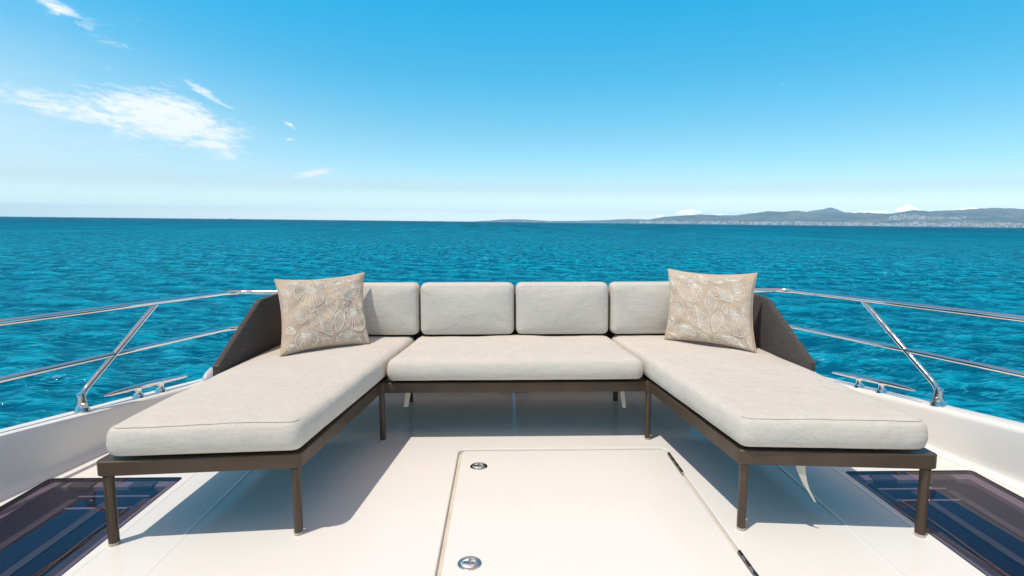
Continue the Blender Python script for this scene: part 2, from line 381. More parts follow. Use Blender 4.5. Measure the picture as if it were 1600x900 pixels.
def hill_mat(name, lo, hi, sc_):
    m = bpy.data.materials.new(name); m.use_nodes = True; t = m.node_tree; t.nodes.clear(); g = NB(t)
    ge = t.nodes.new('ShaderNodeNewGeometry')
    n1 = g.noise(ge.outputs['Position'], sc_, 6, 0.65).outputs[0]
    c = g.mix(g.smooth(n1, 0.38, 0.62), lo, hi)
    p = g.n('ShaderNodeBsdfPrincipled', Roughness=0.95); t.links.new(c, p.inputs['Base Color']); p.inputs['Specular IOR Level'].default_value = 0.1
    o = t.nodes.new('ShaderNodeOutputMaterial'); t.links.new(p.outputs[0], o.inputs[0]); return m
M_hill = hill_mat('wooded_hill', (0.048, 0.092, 0.108), (0.19, 0.185, 0.17), 0.0026)  # pale blue of distance haze mixed into both hill colours
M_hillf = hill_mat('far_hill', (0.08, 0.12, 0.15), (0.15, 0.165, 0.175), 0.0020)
M_town = [mat('town_white', (0.80, 0.75, 0.69), 0.8, var=0.05), mat('town_ochre', (0.55, 0.38, 0.28), 0.8, var=0.05), mat('town_roof', (0.40, 0.20, 0.14), 0.85, var=0.05), mat('town_grey', (0.42, 0.40, 0.40), 0.8, var=0.05)]

# ------------------------------------------------------------------ sea
def polar_grid(radii, az):
    nr, na = len(radii), len(az)
    R_, A_ = np.meshgrid(radii, az, indexing='ij')
    return R_*np.sin(A_), R_*np.cos(A_), nr, na
front = np.radians(np.linspace(-56, 56, 1230)); back = np.radians(np.linspace(56, 304, 84)[1:-1])
azs = np.concatenate([front, back])
rad = np.concatenate([np.array([0.6, 3.0]), np.exp(np.linspace(np.log(5.0), np.log(420.0), 930)), np.exp(np.linspace(np.log(435.0), np.log(24000.0), 34))])
X, Y, nr, na = polar_grid(rad, azs)
Z = np.zeros_like(X); HX = np.zeros_like(X); HY = np.zeros_like(X)
Rr = np.sqrt(X*X+Y*Y)
for i in range(90):
    lam = 0.30*(3.2/0.30)**((i+rng.random())/90)
    th = RAD(78)+rng.normal(0, 0.72 if lam < 2.5 else 0.5)
    k = 2*np.pi/lam; amp = 0.0066*lam**0.55*(0.7+0.6*rng.random())
    ph = rng.random()*6.283
    fade = 1/(1+(Rr*0.0048*4.2/lam)**4)                # a wave fades where the grid can no longer carry it
    ph_ = k*(X*np.cos(th)+Y*np.sin(th))+ph
    Z += amp*np.sin(ph_)*fade
    HX += amp*np.cos(ph_)*np.cos(th)*fade*0.8; HY += amp*np.cos(ph_)*np.sin(th)*fade*0.8
gust = 0.75+0.35*np.sin(X*0.031+1.3*np.sin(Y*0.017))*np.sin(Y*0.043+0.8*np.sin(X*0.021))
Z *= gust
co = np.stack([X+HX, Y+HY, Z], -1).reshape(-1, 3)
ii, jj = np.meshgrid(np.arange(nr-1), np.arange(na), indexing='ij')
j2 = (jj+1) % na
quads = np.stack([ii*na+jj, (ii+1)*na+jj, (ii+1)*na+j2, ii*na+j2], -1).reshape(-1, 4)[:, ::-1]
def np_mesh(name, co, quads):
    me = bpy.data.meshes.new(name)
    me.vertices.add(len(co)); me.vertices.foreach_set('co', co.astype(np.float32).ravel())
    me.loops.add(quads.size); me.loops.foreach_set('vertex_index', quads.astype(np.int32).ravel())
    me.polygons.add(len(quads)); me.polygons.foreach_set('loop_start', np.arange(0, quads.size, 4, dtype=np.int32))
    me.polygons.foreach_set('use_smooth', np.ones(len(quads), dtype=bool))
    me.update(calc_edges=True); return me
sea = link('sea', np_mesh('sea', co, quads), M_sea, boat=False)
prop(sea, kind='structure', label='turquoise rippled sea stretching to the horizon')

# ------------------------------------------------------------------ far land
def land(name, ridge, d0, d1, mat_, label, rough=0.12, seed=0, back=1.5):
    a = np.array([p[0] for p in ridge]); e = np.array([p[1] for p in ridge])
    az = np.arange(a[0]-0.6, a[-1]+0.6, 0.045); T = np.linspace(0, back, 40)
    el_ = np.interp(az, a, e, left=0, right=0)
    lo = np.interp(az, [a[0]-.6, a[0], a[-1], a[-1]+.6], [0, 1, 1, 0])
    v = np.zeros((len(T), len(az), 3))
    for i, t in enumerate(T):
        d = d0+(d1-d0)*t
        s = (t**1.15 if t < 1 else max(0.0, 1-(t-1)/(back-1))**0.8)
        for j, z in enumerate(az):
            x, y = d*math.sin(RAD(z)), d*math.cos(RAD(z))
            nz = mnoise.fractal(Vector((x*0.0009+seed, y*0.0009, 0.3)), 0.9, 2.1, 6)
            h = (math.tan(RAD(el_[j]))*d1)*lo[j]
            hh = h*s*(1+rough*3*nz*(1-abs(t-1) if t > .9 else 1)*min(1, (1.0-t)*4 if t < 1 else 0.15)) + 6*min(t*12, 1)*lo[j] - 6*(1 if i == 0 or i == len(T)-1 else 0)
            if t >= 0.95: hh *= 1+0.03*mnoise.fractal(Vector((z*3, seed, t)), 0.9, 2.0, 4)
            v[i, j] = (x, y, max(hh, -5) if 0 < i < len(T)-1 else -6)
    n = len(az); I, J = np.meshgrid(np.arange(len(T)-1), np.arange(n-1), indexing='ij')
    q = np.stack([I*n+J, I*n+J+1, (I+1)*n+J+1, (I+1)*n+J], -1).reshape(-1, 4)
    o = link(name, np_mesh(name, v.reshape(-1, 3), q), mat_, boat=False)
    prop(o, kind='structure', label=label)
    return az, T, v
near = [(13.43, .173), (15.5, .62), (17.26, .80), (18.93, .87), (20.5, .80), (22.07, .81), (23.4, 1.02), (24.75, 1.18), (25.96, 1.09), (27.09, 1.19), (28.5, .99), (32.05, 1.09), (34.1, 1.0), (35.5, 1.32), (36.7, 1.2), (38.65, 1.24), (40.9, 1.42), (42.35, 1.34), (45, 1.5), (49, 1.1), (54, 1.3), (60, .7), (66, .2)]
farp = [(25.4, .6), (26.85, .98), (27.95, 1.15), (29.08, 1.37), (29.75, 1.48), (30.2, 1.32), (30.69, 1.13), (31.73, .99), (34.0, .7)]
isle = [(-2.5, .03), (-1.2, .09), (-.03, .22), (1.0, .25), (2.1, .24), (3.2, .18), (4.6, .12), (7.3, .16), (8.6, .2), (10.2, .27), (12.3, .39), (13.97, .36), (16, .3), (19, .2)]
az_n, T_n, v_n = land('hills', near, 9200, 12500, M_hill, 'long wooded hills behind the white town on the far shore', 0.16, 3.1)
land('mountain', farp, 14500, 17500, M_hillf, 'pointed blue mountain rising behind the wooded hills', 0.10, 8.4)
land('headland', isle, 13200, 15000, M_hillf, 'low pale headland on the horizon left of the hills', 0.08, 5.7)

# town: a mass of houses along the shore and up the lower slopes
def ground_h(a, d):
    t = (d-9200)/(12500-9200)
    j = int(np.clip(np.searchsorted(az_n, a), 0, len(az_n)-1)); i = np.interp(t, T_n, np.arange(len(T_n)))
    i0 = int(i); f = i-i0
    return float(v_n[i0, j, 2]*(1-f)+v_n[min(i0+1, len(T_n)-1), j, 2]*f)
tv, tf, tm = [], [], []
def house(a, d, w, dp, h, m):
    x, y = d*math.sin(RAD(a)), d*math.cos(RAD(a)); z = ground_h(a, d)-4
    r = random.uniform(-.6, .6)-RAD(a); c, s = math.cos(r), math.sin(r); k = len(tv)
    for zz in (z, z+h+4):
        for px, py in ((-w, -dp), (w, -dp), (w, dp), (-w, dp)): tv.append((x+px*c-py*s, y+px*s+py*c, zz))
    for q, mm in (((0, 1, 5, 4), m), ((1, 2, 6, 5), m), ((2, 3, 7, 6), m), ((3, 0, 4, 7), m), ((4, 5, 6, 7), 2 if m != 3 else 3)):
        tf.append(tuple(k+i for i in q)); tm.append(mm)
for _ in range(2600):
    a = random.uniform(19, 58) if random.random() < .85 else random.uniform(13.5, 20)
    dens = 0.45+0.55*mnoise.noise(Vector((a*0.9, 2.2, 0)))+(0.35 if 27 < a < 33 or a > 37 else 0)
    if random.random() > dens+0.35: continue
    house(a, 9230+abs(random.gauss(0, 140)), random.uniform(6, 22), random.uniform(6, 12), random.uniform(9, 38), random.choice((0, 0, 0, 0, 1, 1, 3)))
for a0, a1, d0, d1, n in ((27, 33, 9350, 9900, 330), (34.0, 39, 10200, 10900, 200), (20, 26, 9350, 9650, 120), (38, 58, 9400, 9800, 220)):
    for _ in range(n):
        house(random.uniform(a0, a1), random.uniform(d0, d1), random.uniform(6, 14), random.uniform(5, 10), random.uniform(8, 20), random.choice((0, 0, 0, 1, 3)))
for _ in range(60):
    house(random.uniform(2, 13), 13250+random.uniform(0, 60), random.uniform(8, 26), 10, random.uniform(8, 18), 0)
me = mesh_of(tv, tf, False)
town = link('town', me, M_town, boat=False); me.polygons.foreach_set('material_index', tm)
prop(town, kind='stuff', label='mass of small white and terracotta houses along the far shore')

# a ship far out on the left
t = thing('ship', 'tiny pale ship far off on the left horizon', 'ship', (5200*math.sin(RAD(-24.86)), 5200*math.cos(RAD(-24.86)), 0), boat=False)
M_ship = mat('ship_paint', (0.55, 0.53, 0.52), 0.6, var=0.05); M_shiph = mat('ship_hull', (0.25, 0.16, 0.15), 0.6, var=0.05)
L0 = Vector(t.location)
def shipbox(lo, hi): return MB().box(Vector(lo)+L0, Vector(hi)+L0)
h = MB().rings([[L0+Vector(p) for p in ((-16, -3, z), (10, -3, z), (17+z*.5, 0, z+.6), (10, 3, z), (-16, 3, z))] for z in (-1, 4)]).build('hull', M_shiph, t, False)
shipbox((-13, -2.4, 4), (-3, 2.4, 9)).build('deckhouse', M_ship, t, False)
shipbox((-9, -.4, 9), (-8.2, .4, 15)).build('mast', M_ship, t, False)

# ------------------------------------------------------------------ boat: deck, bulwarks
AX = 0.068                                          # the boat's centre line
def hw(y):
    if y > 4.2: d = y-4.2; return max(0.0, 2.125-.196*d-.171*d*d)
    if y > 1.6: return 2.46-.196*(y-2.49)
    d = 1.6-y; return 2.634+.196*d-.022*d*d
def zcap(y): return max(0.07, min(.247-.094*(y-2.64), .42))
YS = list(np.linspace(-6.0, 4.2, 36)) + list(np.linspace(4.35, 7.1, 16))
CAPW = 0.135
def rect(x0, x1, y0, y1): return [(x0, y0), (x1, y0), (x1, y1), (x0, y1)]
HATCH = rect(-.236, .880, 1.71, 2.972)
SKY = {s: (rect(AX+1.592, AX+2.232, .95, 2.665) if s > 0 else rect(AX-2.232, AX-1.592, .95, 2.665)) for s in (1, -1)}
# deck sheet with its openings, filled as a 2-D curve and turned into a mesh
cu = bpy.data.curves.new('deck_curve', 'CURVE'); cu.dimensions = '2D'; cu.fill_mode = 'BOTH'; cu.extrude = 0.014; cu.bevel_depth = 0.006; cu.bevel_resolution = 2; cu.offset = -0.006
def spl(pts):
    s = cu.splines.new('POLY'); s.points.add(len(pts)-1)
    for p, q in zip(s.points, pts): p.co = (q[0], q[1], 0, 1)
    s.use_cyclic_u = True
outer = [(AX+hw(y)-.07, y) for y in YS]+[(AX-hw(y)+.07, y) for y in reversed(YS)]
spl(outer)
spl([tuple(p) for p in rounded(HATCH, .045, 0, 8, 2)][::-1])
for s in (1, -1): spl([tuple(p) for p in rounded(SKY[s], .03, -.003, 6, 2)][::-1])
co_ = bpy.data.objects.new('deck_curve', cu); C.objects.link(co_)
dg = bpy.context.evaluated_depsgraph_get()
dme = bpy.data.meshes.new_from_object(co_.evaluated_get(dg)); bpy.data.objects.remove(co_)
dme.materials.clear()
zmax = max(v.co.z for v in dme.vertices)
for v in dme.vertices: v.co.z -= zmax
dme.polygons.foreach_set('use_smooth', [True]*len(dme.polygons))
try: dme.set_sharp_from_angle(angle=RAD(30))
except Exception: pass
deck = prop(link('deck', dme, M_gel), kind='structure', label='white glossy foredeck of the yacht under the sofa')
# thin raised seams moulded into the deck
def seam(path, w, h, m=M_gel):
    rs = []
    path = [Vector(p) for p in path]
    for i, p in enumerate(path):
        d = (path[min(i+1, len(path)-1)]-path[max(i-1, 0)]).normalized(); nx = Vector((-d.y, d.x, 0))
        rs.append([p+nx*w*a+Vector((0, 0, z)) for a, z in ((-1, -.003), (-.6, h*.8), (0, h), (.6, h*.8), (1, -.003))])
    return MB().rings(rs, closed=False, cap0=False, cap1=False).build('deck_seam', m, deck)
for s in (1, -1):
    seam([(AX+s*1.309, 1.0, 0), (AX+s*1.309, 2.35, 0), (AX+s*1.302, 3.4, 0)], .014, .0012)
    seam([(AX+s*1.565, .95, 0), (AX+s*1.565, 2.72, 0), (AX+s*1.60, 2.79, 0), (AX+s*1.70, 2.80, 0), (AX+s*2.05, 2.80, 0)], .014, .0014)
seam([(.085, 2.99, 0), (.085, 3.80, 0)], .006, .0012)

for s in (1, -1):
    rs = []
    for y in YS:
        w = hw(y); z = zcap(y)
        k = 1.0 if w > .4 else w/.4
        prof = [(-.20, -.05), (-.20, .0035), (-.175, .0045), (-.155, .012), (-.147, .026), (-.150, .05), (-CAPW-.003, z-.022), (-CAPW+.001, z-.008), (-CAPW+.012, z),
                (-.085, z+.003), (-.083, z-.003), (-.070, z-.003), (-.068, z+.004), (-.012, z+.004), (-.002, z-.005), (0, z-.022), (.0, z-.06), (-.03, z-.07), (-.05, z-.35), (-.55*min(1, w), -DECK_H-.5)]
        rs.append([(AX+s*max(0, w+o*k), y, zz) for o, zz in prof])
    o = MB().rings(rs, closed=False, cap0=False, cap1=False).build('bulwark', M_bul, auto=50)
    prop(o, kind='structure', label='white bulwark with rounded cap along the %s side of the deck' % ('right' if s > 0 else 'left'))
    # thin steel strip let into the cap
    y0, y1 = (-2.5, 3.9) if s < 0 else (3.08, 3.80)
    pts = [(AX+s*(hw(y)-.0765), y, zcap(y)-.0005) for y in np.linspace(y0, y1, 16)]
    MB().rings([[Vector(p)+Vector((a, 0, z)) for a, z in ((-.0055, -.002), (-.003, .0035), (.003, .0035), (.0055, -.002))] for p in pts], False, False, False).build('cap_strip', M_steel2, o)

# ------------------------------------------------------------------ bow railing
rail = thing('bow_railing', 'polished steel tube railing with two rails around the bow', 'railing', (AX, 4.2, .1))
def railpt(s, y, z): return Vector((AX+s*(hw(y)-.07), y, z))
zt = lambda y: .757-.036*(y-2.62)
zm = lambda y: .497-.037*(y-2.6)
for nm, zf, rr, yb in (('top_rail', zt, .0165, 4.22), ('mid_rail', zm, .0140, 4.20)):
    pts = [railpt(-1, y, zf(y)) for y in np.linspace(-1.5, yb, 14)]+[railpt(1, y, zf(y)) for y in np.linspace(yb, -1.5, 14)]
    MB().tube(smooth_path(pts, .10, 5), rr, 14).build(nm, M_steel, rail)
for s in (-1, 1):
    for y0 in (2.99, .75):
        zb = zcap(y0)
        st = smooth_path([railpt(s, y0, zb+.01), railpt(s, y0+.008, zb+.10), railpt(s, y0+.545, zt(y0+.545)-.004)], .09, 8)
        po = MB().tube(st, .0150, 14).build('stanchion', M_steel, rail)
        c = railpt(s, y0, zb)
        MB().lathe([(.036, .003), (.036, .012), (.031, .020), (.026, .05), (.021, .085), (.0185, .10), (.0155, .104)], c, 20).build('base', M_steel2, po)
        # set screw facing inboard
        e = c+Vector((-s*.024, -.010, .040))
        MB().tube([e+Vector((s*.012, 0, 0)), e+Vector((-s*.006, -.002, 0))], [.017, .014], 14).build('screw', M_steel2, po)
for x in (-.55, .55):                               # the pulpit's forward legs, behind the sofa back
    p = Vector((AX+x, 4.22, zt(4.22)-.01))
    MB().tube(smooth_path([p, Vector((AX+x, 4.30, .35)), Vector((AX+x, 4.42, .0))], .1), .0145, 12).build('stanchion', M_steel, rail)

# ------------------------------------------------------------------ mooring cleats
for s in (-1, 1):
    yc = 3.43
    d = (railpt(s, yc+.2, zcap(yc+.2))-railpt(s, yc-.2, zcap(yc-.2))).normalized()
    c = railpt(s, yc, zcap(yc)+.003)
    t = thing('mooring_cleat', 'polished steel horn cleat on the %s bulwark beside the sofa arm' % ('right' if s > 0 else 'left'), 'cleat', c, 'mooring cleats on the bulwarks')
    n = 15; path = []; rr = []
    for i in range(n):
        q = -1+2*i/(n-1); path.append(c+d*(q*.315)+Vector((0, 0, .062-.006*abs(q)**2)))
        rr.append(.0175*(1-.55*abs(q)**1.7)*(0.55 if i in (0, n-1) else 1))
    MB().tube(path, rr, 12).build('horn', M_steel, t)
    for q in (-.085, .085):
        p = c+d*q
        MB().lathe([(.034, -.004), (.034, .006), (.024, .016), (.018, .030), (.020, .046), (.022, .060)], p, 18).build('foot', M_steel, t)
# small rounded fairleads just forward of the cleats
for s in (-1, 1):
    yc = 3.99; c = railpt(s, yc, zcap(yc))
    t = thing('fairlead', 'rounded pale fairlead on the %s bulwark against the sofa arm panel' % ('right' if s > 0 else 'left'), 'fairlead', c, 'fairleads on the bulwarks')
    rs = []
    for i in range(9):
        q = -1+2*i/8; k = math.sqrt(max(0, 1-q*q*.96))
        rs.append([c+Vector((math.cos(a)*.045*k, q*.15, max(-.01, math.sin(a)*.085*k))) for a in (2*math.pi*j/14 for j in range(14))])
    MB().rings(rs).build('housing', M_plast, t)
    MB().tube([c+Vector((0, -.06, .02)), c+Vector((0, -.135, .02))], [.016, .016], 12).build('roller', M_steel, t)

# ------------------------------------------------------------------ deck hatch
hatch = thing('deck_hatch', 'large white square hatch lid set flush in the deck', 'hatch', (.322, 2.34, 0))
prism('lid', [(x, y) for x, y in rect(-.236+.019, .880-.015, 1.729, 2.949)], .032, -.03, .001, M_gel, hatch, .007, 8, 3)
MB().rings([[(*p, z) for p in rounded(HATCH, .045, i, 8, 2)] for i, z in ((-.02, -.022), (-.02, -.018), (.02, -.018))], True, True, True).build('channel', M_groove, hatch)
for y in (2.751, 1.932):
    c = Vector((-.120, y, .001))
    la_ = MB().lathe([(.0435, -.004), (.0435, .001), (.0405, .0036), (.034, .0042), (.0315, .003), (.030, -.001), (.0, -.001)], c, 40).build('latch', M_steel, hatch)
    # lift ring: an oval loop on the right, pivot block on the left
    lp = [c+Vector((.011+.0145*math.cos(a), .001+.021*math.sin(a), .0045)) for a in (2*math.pi*i/24 for i in range(25))]
    MB().tube(lp, .0046, 8, False).build('ring', M_steel, la_)
    MB().lathe([(.009, .0), (.009, .002), (.006, .003), (0, .003)], c+Vector((.011, .001, 0)), 16).build('dimple', M_steel2, la_)
    prism('pivot', rect(c.x-.024, c.x-.006, c.y-.011, c.y+.009), .003, .001, .0065, M_steel, la_, .0021)
    prism('slot', rect(c.x-.0275, c.x-.0245, c.y-.010, c.y+.010), .001, .0005, .0032, M_gask, la_, .0005)
for y0, y1 in ((2.665, 2.898), (1.76, 1.99)):
    h0 = thing('x', '', '', (0, 0, 0)); BOAT.remove(h0); bpy.data.objects.remove(h0)
    hg = MB().box((.867, y0, -.012), (.880, y1, .002)).build('hinge', M_steel2, hatch, bevel=.0015)
    n = 7
    for i in range(n):
        a = y0+(y1-y0)*(i+.06)/n; e = y0+(y1-y0)*(i+.94)/n
        MB().tube([(.8735, a, .002), (.8735, e, .002)], .0058, 10).build('knuckle', M_steel2 if i % 2 else M_gask, hg)

# ------------------------------------------------------------------ deck windows
for s in (1, -1):
    P = SKY[s]; xs = sorted({p[0] for p in P}); y0, y1 = .95, 2.665
    fl = (lambda o: AX+s*o)
    t = thing('deck_window', 'flush smoked glass deck window on the %s side by the sofa leg' % ('right' if s > 0 else 'left'), 'window', ((xs[0]+xs[1])/2, 1.8, 0), 'flush windows in the foredeck')
    def rc(o0, o1, a, e): return rect(min(fl(o0), fl(o1)), max(fl(o0), fl(o1)), a, e)
    # gasket ring
    ro, ri = rounded(P, .03, -.001, 6, 2), rounded(P, .026, .009, 6, 2)
    MB().rings([[(*p, z) for p in q] for q, z in ((ro, -.03), (ro, -.0005), (ri, .0005), (ri, -.03))], True, False, False).build('gasket', M_gask, t)
    prism('tray', rounded(P, .03, -.01, 6, 1), .001, -.09, -.075, M_tray, t, .001, 1, 1)
    rim_o, rim_i = rounded(P, .03, .004, 6, 2), rounded(P, .05, .055, 6, 2)
    MB().rings([[(*p, z) for p in q] for q, z in ((rim_o, -.07), (rim_o, -.018), (rim_i, -.022), (rim_i, -.07))], True, False, False).build('border', M_tray, t)
    prism('liner', rc(1.645, 2.165, .98, 2.600), .07, -.072, -.03, M_navy, t, .012, 8, 3)
    for o in (1.640+.03, 1.83, 2.00):
        prism('strip', rc(o-.019, o+.019, .97, 2.50), .002, -.029, -.0245, M_strip, t, .001, 1, 1)
    for o in (1.765, 2.05):
        prism('clip', rc(o-.055, o+.055, 2.597, 2.648), .004, -.03, -.012, M_block, t, .003, 2, 1)
    pts = [(fl(1.70), 2.42, -.022), (fl(1.712), 2.2, -.022), (fl(1.70), 1.9, -.022), (fl(1.725), 1.5, -.022), (fl(1.76), 1.0, -.022)]
    MB().tube(smooth_path(pts, .1, 5), .0035, 6).build('cord', M_cord, t)
    for yy in (2.53, 2.42):
        MB().tube([(fl(1.68), yy, -.031), (fl(2.0), yy, -.031)], .006, 8).build('rib', M_tray, t)
    prism('pane', P, .028, -.008, -.0015, M_glass, t, .0008, 6, 2)

# low anchor lockers closing off the bow behind the sofa, a slot between them
lk = MB()
for x0, x1 in ((-1.22, .075), (.093, 1.36)):
    n0, n1 = (x1-.078, x1) if x0 < 0 else (x0, x0+.078)
    a, c = (x0, n0) if x0 < 0 else (n1, x1)
    lk.box((a, 4.0, -.01), (c, 4.75, .52)); lk.box((n0, 4.0, .085), (n1, 4.75, .52))
prop(lk.build('anchor_locker', M_gel, None, False), kind='structure', label='low white anchor locker on the foredeck behind the sofa')

# ------------------------------------------------------------------ sofa
SX = 0.072
sofa = thing('sofa', 'U shaped outdoor sofa with beige cushions on a bronze frame', 'sofa', (SX, 2.95, 0))
def mx(s, pts):                                     # mirrored plan polygon, kept counter-clockwise
    q = [(SX+s*x, y) for x, y in pts]
    return q if s > 0 else q[::-1]
FZ0, FZ1 = .279, .336
CH = [(.842, 2.118), (1.580, 2.056), (1.485, 3.80), (.655, 3.80)]       # chaise frame (right side, ccw)
MID = [(-.742, 3.078), (.742, 3.078), (.660, 3.80), (-.660, 3.80)]
def cushion(name, poly, z0, z1, rc, crown, root, edge=.045, ne=14, seed=0, amp=.006, flip=None, label=None, piping=None):
    prof = [(.045, z0), (.016, z0+.003), (.004, z0+.014), (0, z0+.03), (-.003, (z0+z1)/2-.01), (0, z1-edge), (edge*.10, z1-edge*.58), (edge*.34, z1-edge*.24), (edge*.75, z1-edge*.05), (edge*1.3, z1)]
    rs = [[(*p, z) for p in rounded(poly, rc, i, 6, ne)] for i, z in prof]
    last = [Vector(p) for p in rs[-1]]; cx = sum((p for p in last), Vector())/len(last)
    # shrink towards a spine rather than a point so long seats stay even
    xs_ = [p.x for p in last]; ys_ = [p.y for p in last]
    lx, ly = max(xs_)-min(xs_), max(ys_)-min(ys_); 
    for f in (.12, .28, .46, .64, .82, .96):
        r = []
        for p in last:
            q = p.copy(); k = f
            if ly > lx: tgt = Vector((cx.x+(p.x-cx.x)*0, p.y+(cx.y-p.y)*min(1, lx/ly), p.z))
            else: tgt = Vector((p.x+(cx.x-p.x)*min(1, ly/lx), cx.y, p.z))
            q = p.lerp(tgt, f); r.append(q)
        rs.append(r)
    mb = MB().rings(rs, True, True, False)
    nn_ = len(last); m_ = nn_//4; K = (3*m_ if lx >= ly else m_)+6; base = (len(rs)-1)*nn_
    for i in range(-((nn_-K)//2), K//2):            # close the top along its spine
        q = []
        for k in (i, i+1, K-i-1, K-i):
            k = base+k % nn_
            if k not in q: q.append(k)
        if len(q) > 2: mb.f.append(tuple(q))
    PL = [Vector(p[:2]) for p in poly]
    def dist(v, i):
        d = (PL[(i+1) % 4]-PL[i]).normalized(); w_ = Vector((v.x, v.y))-PL[i]; return max(1e-5, -d.y*w_.x+d.x*w_.y-edge)
    for v in mb.v:
        if v.z > z1-1e-4:
            a_, c_ = dist(v, 0), dist(v, 2); e_, f_ = dist(v, 1), dist(v, 3)
            v.z += crown*((4*a_*c_/(a_+c_)**2)*(4*e_*f_/(e_+f_)**2))**.7
    for v in mb.v:
        v += Vector((0, 0, 1))*amp*mnoise.fractal(Vector((v.x*4+seed, v.y*4, v.z*4)), 1, 2, 3)*(1 if v.z > z0+.02 else .2)
    if flip: mb.v = [flip(v) for v in mb.v]
    o = mb.build(name, M_cush, root, auto=80)
    if label: o['label'] = label
    if piping is not None:
        for i, z in piping:
            ring = [Vector((*p, z)) for p in rounded(poly, rc, i, 6, ne)]
            ring = [v+Vector((0, 0, amp*mnoise.fractal(Vector((v.x*4+seed, v.y*4, v.z*4)), 1, 2, 3))) for v in ring]
            if flip: ring = [flip(v) for v in ring]
            if not flip:                            # the seam shows along the front edge only
                k0 = max(range(len(ring)), key=lambda k: ring[k].y); ring = [p for p in ring[k0:]+ring[:k0] if p.y < min(q.y for q in ring)+.085]
            else: ring = ring+ring[:1]
            MB().tube(ring, .0014, 6, False).build('piping', M_cush, o)
    return o
def beam(name, a, c, w, z0, z1, root):              # straight box beam between two plan points (outer face on the line a-c, ccw)
    a, c = Vector(a), Vector(c); d = (c-a).normalized(); n = Vector((-d.y, d.x))
    pl = [a, c, c+n*w, a+n*w]
    return prism(name, pl, .003, z0, z1, M_bronze, root, .003, 3, 1)
def ring_frame(poly, rc=.026, w=.045, open_sides=False):
    rs = []
    for i, z in ((.003, FZ0), (0, FZ0+.003), (0, FZ1-.003), (.003, FZ1), (w-.003, FZ1), (w, FZ1-.003), (w, FZ0+.003), (w-.003, FZ0), (.003, FZ0)):
        rs.append([(*p, z) for p in rounded(poly, [rc]*4, i, 6, 2)])
    return MB().rings(rs, True, False, False).build('frame', M_bronze, sofa, auto=40)
def leg(x, y, r=.0225, ry=None, post=True, top=FZ0):
    ry = ry or r; lv = []
    n = 20
    def ell(k, z): return [(x+math.cos(2*math.pi*j/n)*r*k, y+math.sin(2*math.pi*j/n)*ry*k, z) for j in range(n)]
    o = MB().rings([ell(.97, .010), ell(.98, .03), ell(.96, .12), ell(1.0, top-.012), ell(1.0, top-.0065), ell(.86, top-.006), ell(.86, top-.004), ell(1.03, top-.0035), ell(1.03, top+.004)]).build('leg', M_bronze, sofa)
    MB().rings([ell(.90, .0005), ell(1.0, .001), ell(1.02, .0100), ell(.97, .0105)]).build('foot', M_foot, o)
    return o
for s in (1, -1):
    poly = mx(s, CH); ring_frame(poly)
    prism('seat_light_block', rounded(poly, .01, .046, 1, 1), .001, .300, .318, M_base, sofa, .001, 1, 1)  # unseen panel added inside the frame to block light
    leg(SX+s*.873, 2.146, .0172, .020); leg(SX+s*1.548, 2.086, .0178, .022)
    leg(SX+s*1.46, 3.765, .018); leg(SX+s*.69, 3.765, .018)
mid = mx(1, MID)
d0 = Vector((.047, 0))
beam('frame_rail', (mid[0][0]-.004, mid[0][1]), (mid[1][0]+.004, mid[1][1]), .045, FZ0+.001, FZ1-.001, sofa)
beam('frame_rail', (mid[2][0]-.03, mid[2][1]), (mid[3][0]+.03, mid[3][1]), .045, FZ0+.001, FZ1-.001, sofa)
for s in (1, -1):
    prism('corner_post', rect(SX+s*.738-.0165, SX+s*.738+.0165, 3.0765, 3.112), .006, FZ0-.001, FZ1+.002, M_bronze, sofa, .003, 4, 1)
    leg(SX+s*.738, 3.096, .0160, .0175)
prism('seat_light_block', rounded(mid, .01, .047, 1, 1), .001, .300, .318, M_base, sofa, .001, 1, 1)  # same added light-blocking panel for the middle seat

CZ = .350
for s in (1, -1):
    side = 'right' if s > 0 else 'left'
    cp_ = [(.838, 2.098), (1.548, 2.052), (1.447, 3.77), (.640, 3.77)]
    cushion('seat_cushion', mx(s, cp_), CZ, .468, .055, .012, sofa, .042, 22, s*3.3, .007, label='long seat cushion of the %s chaise' % side, piping=[(.020, .4632)])
    # side panel wrapped in dark mesh, sloping down to the front
    a = Vector((SX+s*1.542, 2.09)); d = Vector((-s*.06, 1)).normalized(); n = Vector((s, s*0+.06*1.0)).normalized()
    outl = [(2.845, .300), (2.845, .492), (2.90, .525), (3.30, .752), (3.345, .766), (3.82, .776), (3.82, .300)]
    def pt(y, z, off): 
        q = a+d*((y-2.09)/d.y); return Vector((q.x+s*off, y, z))
    def loop(off, ins):
        cy, cz = 3.4, .54; r = []
        for y, z in outl:
            v = Vector((cy-y, cz-z)); v = v.normalized()*ins; r.append(pt(y+v.x, z+v.y, off))
        return r
    MB().rings([loop(.0, .010), loop(.003, .002), loop(.010, 0), loop(.022, 0), loop(.029, .002), loop(.032, .010)]).build('side_panel', M_panel, sofa, auto=50)
    # metal end caps at the bends of the panel edge
    for y, z in ((2.853, .492), (3.304, .748)):
        c = pt(y, z, .016); MB().tube([c+Vector((-.0164, 0, 0)), c+Vector((.0164, 0, 0))], [.006, .006], 12).build('panel_cap', M_bronze, sofa)
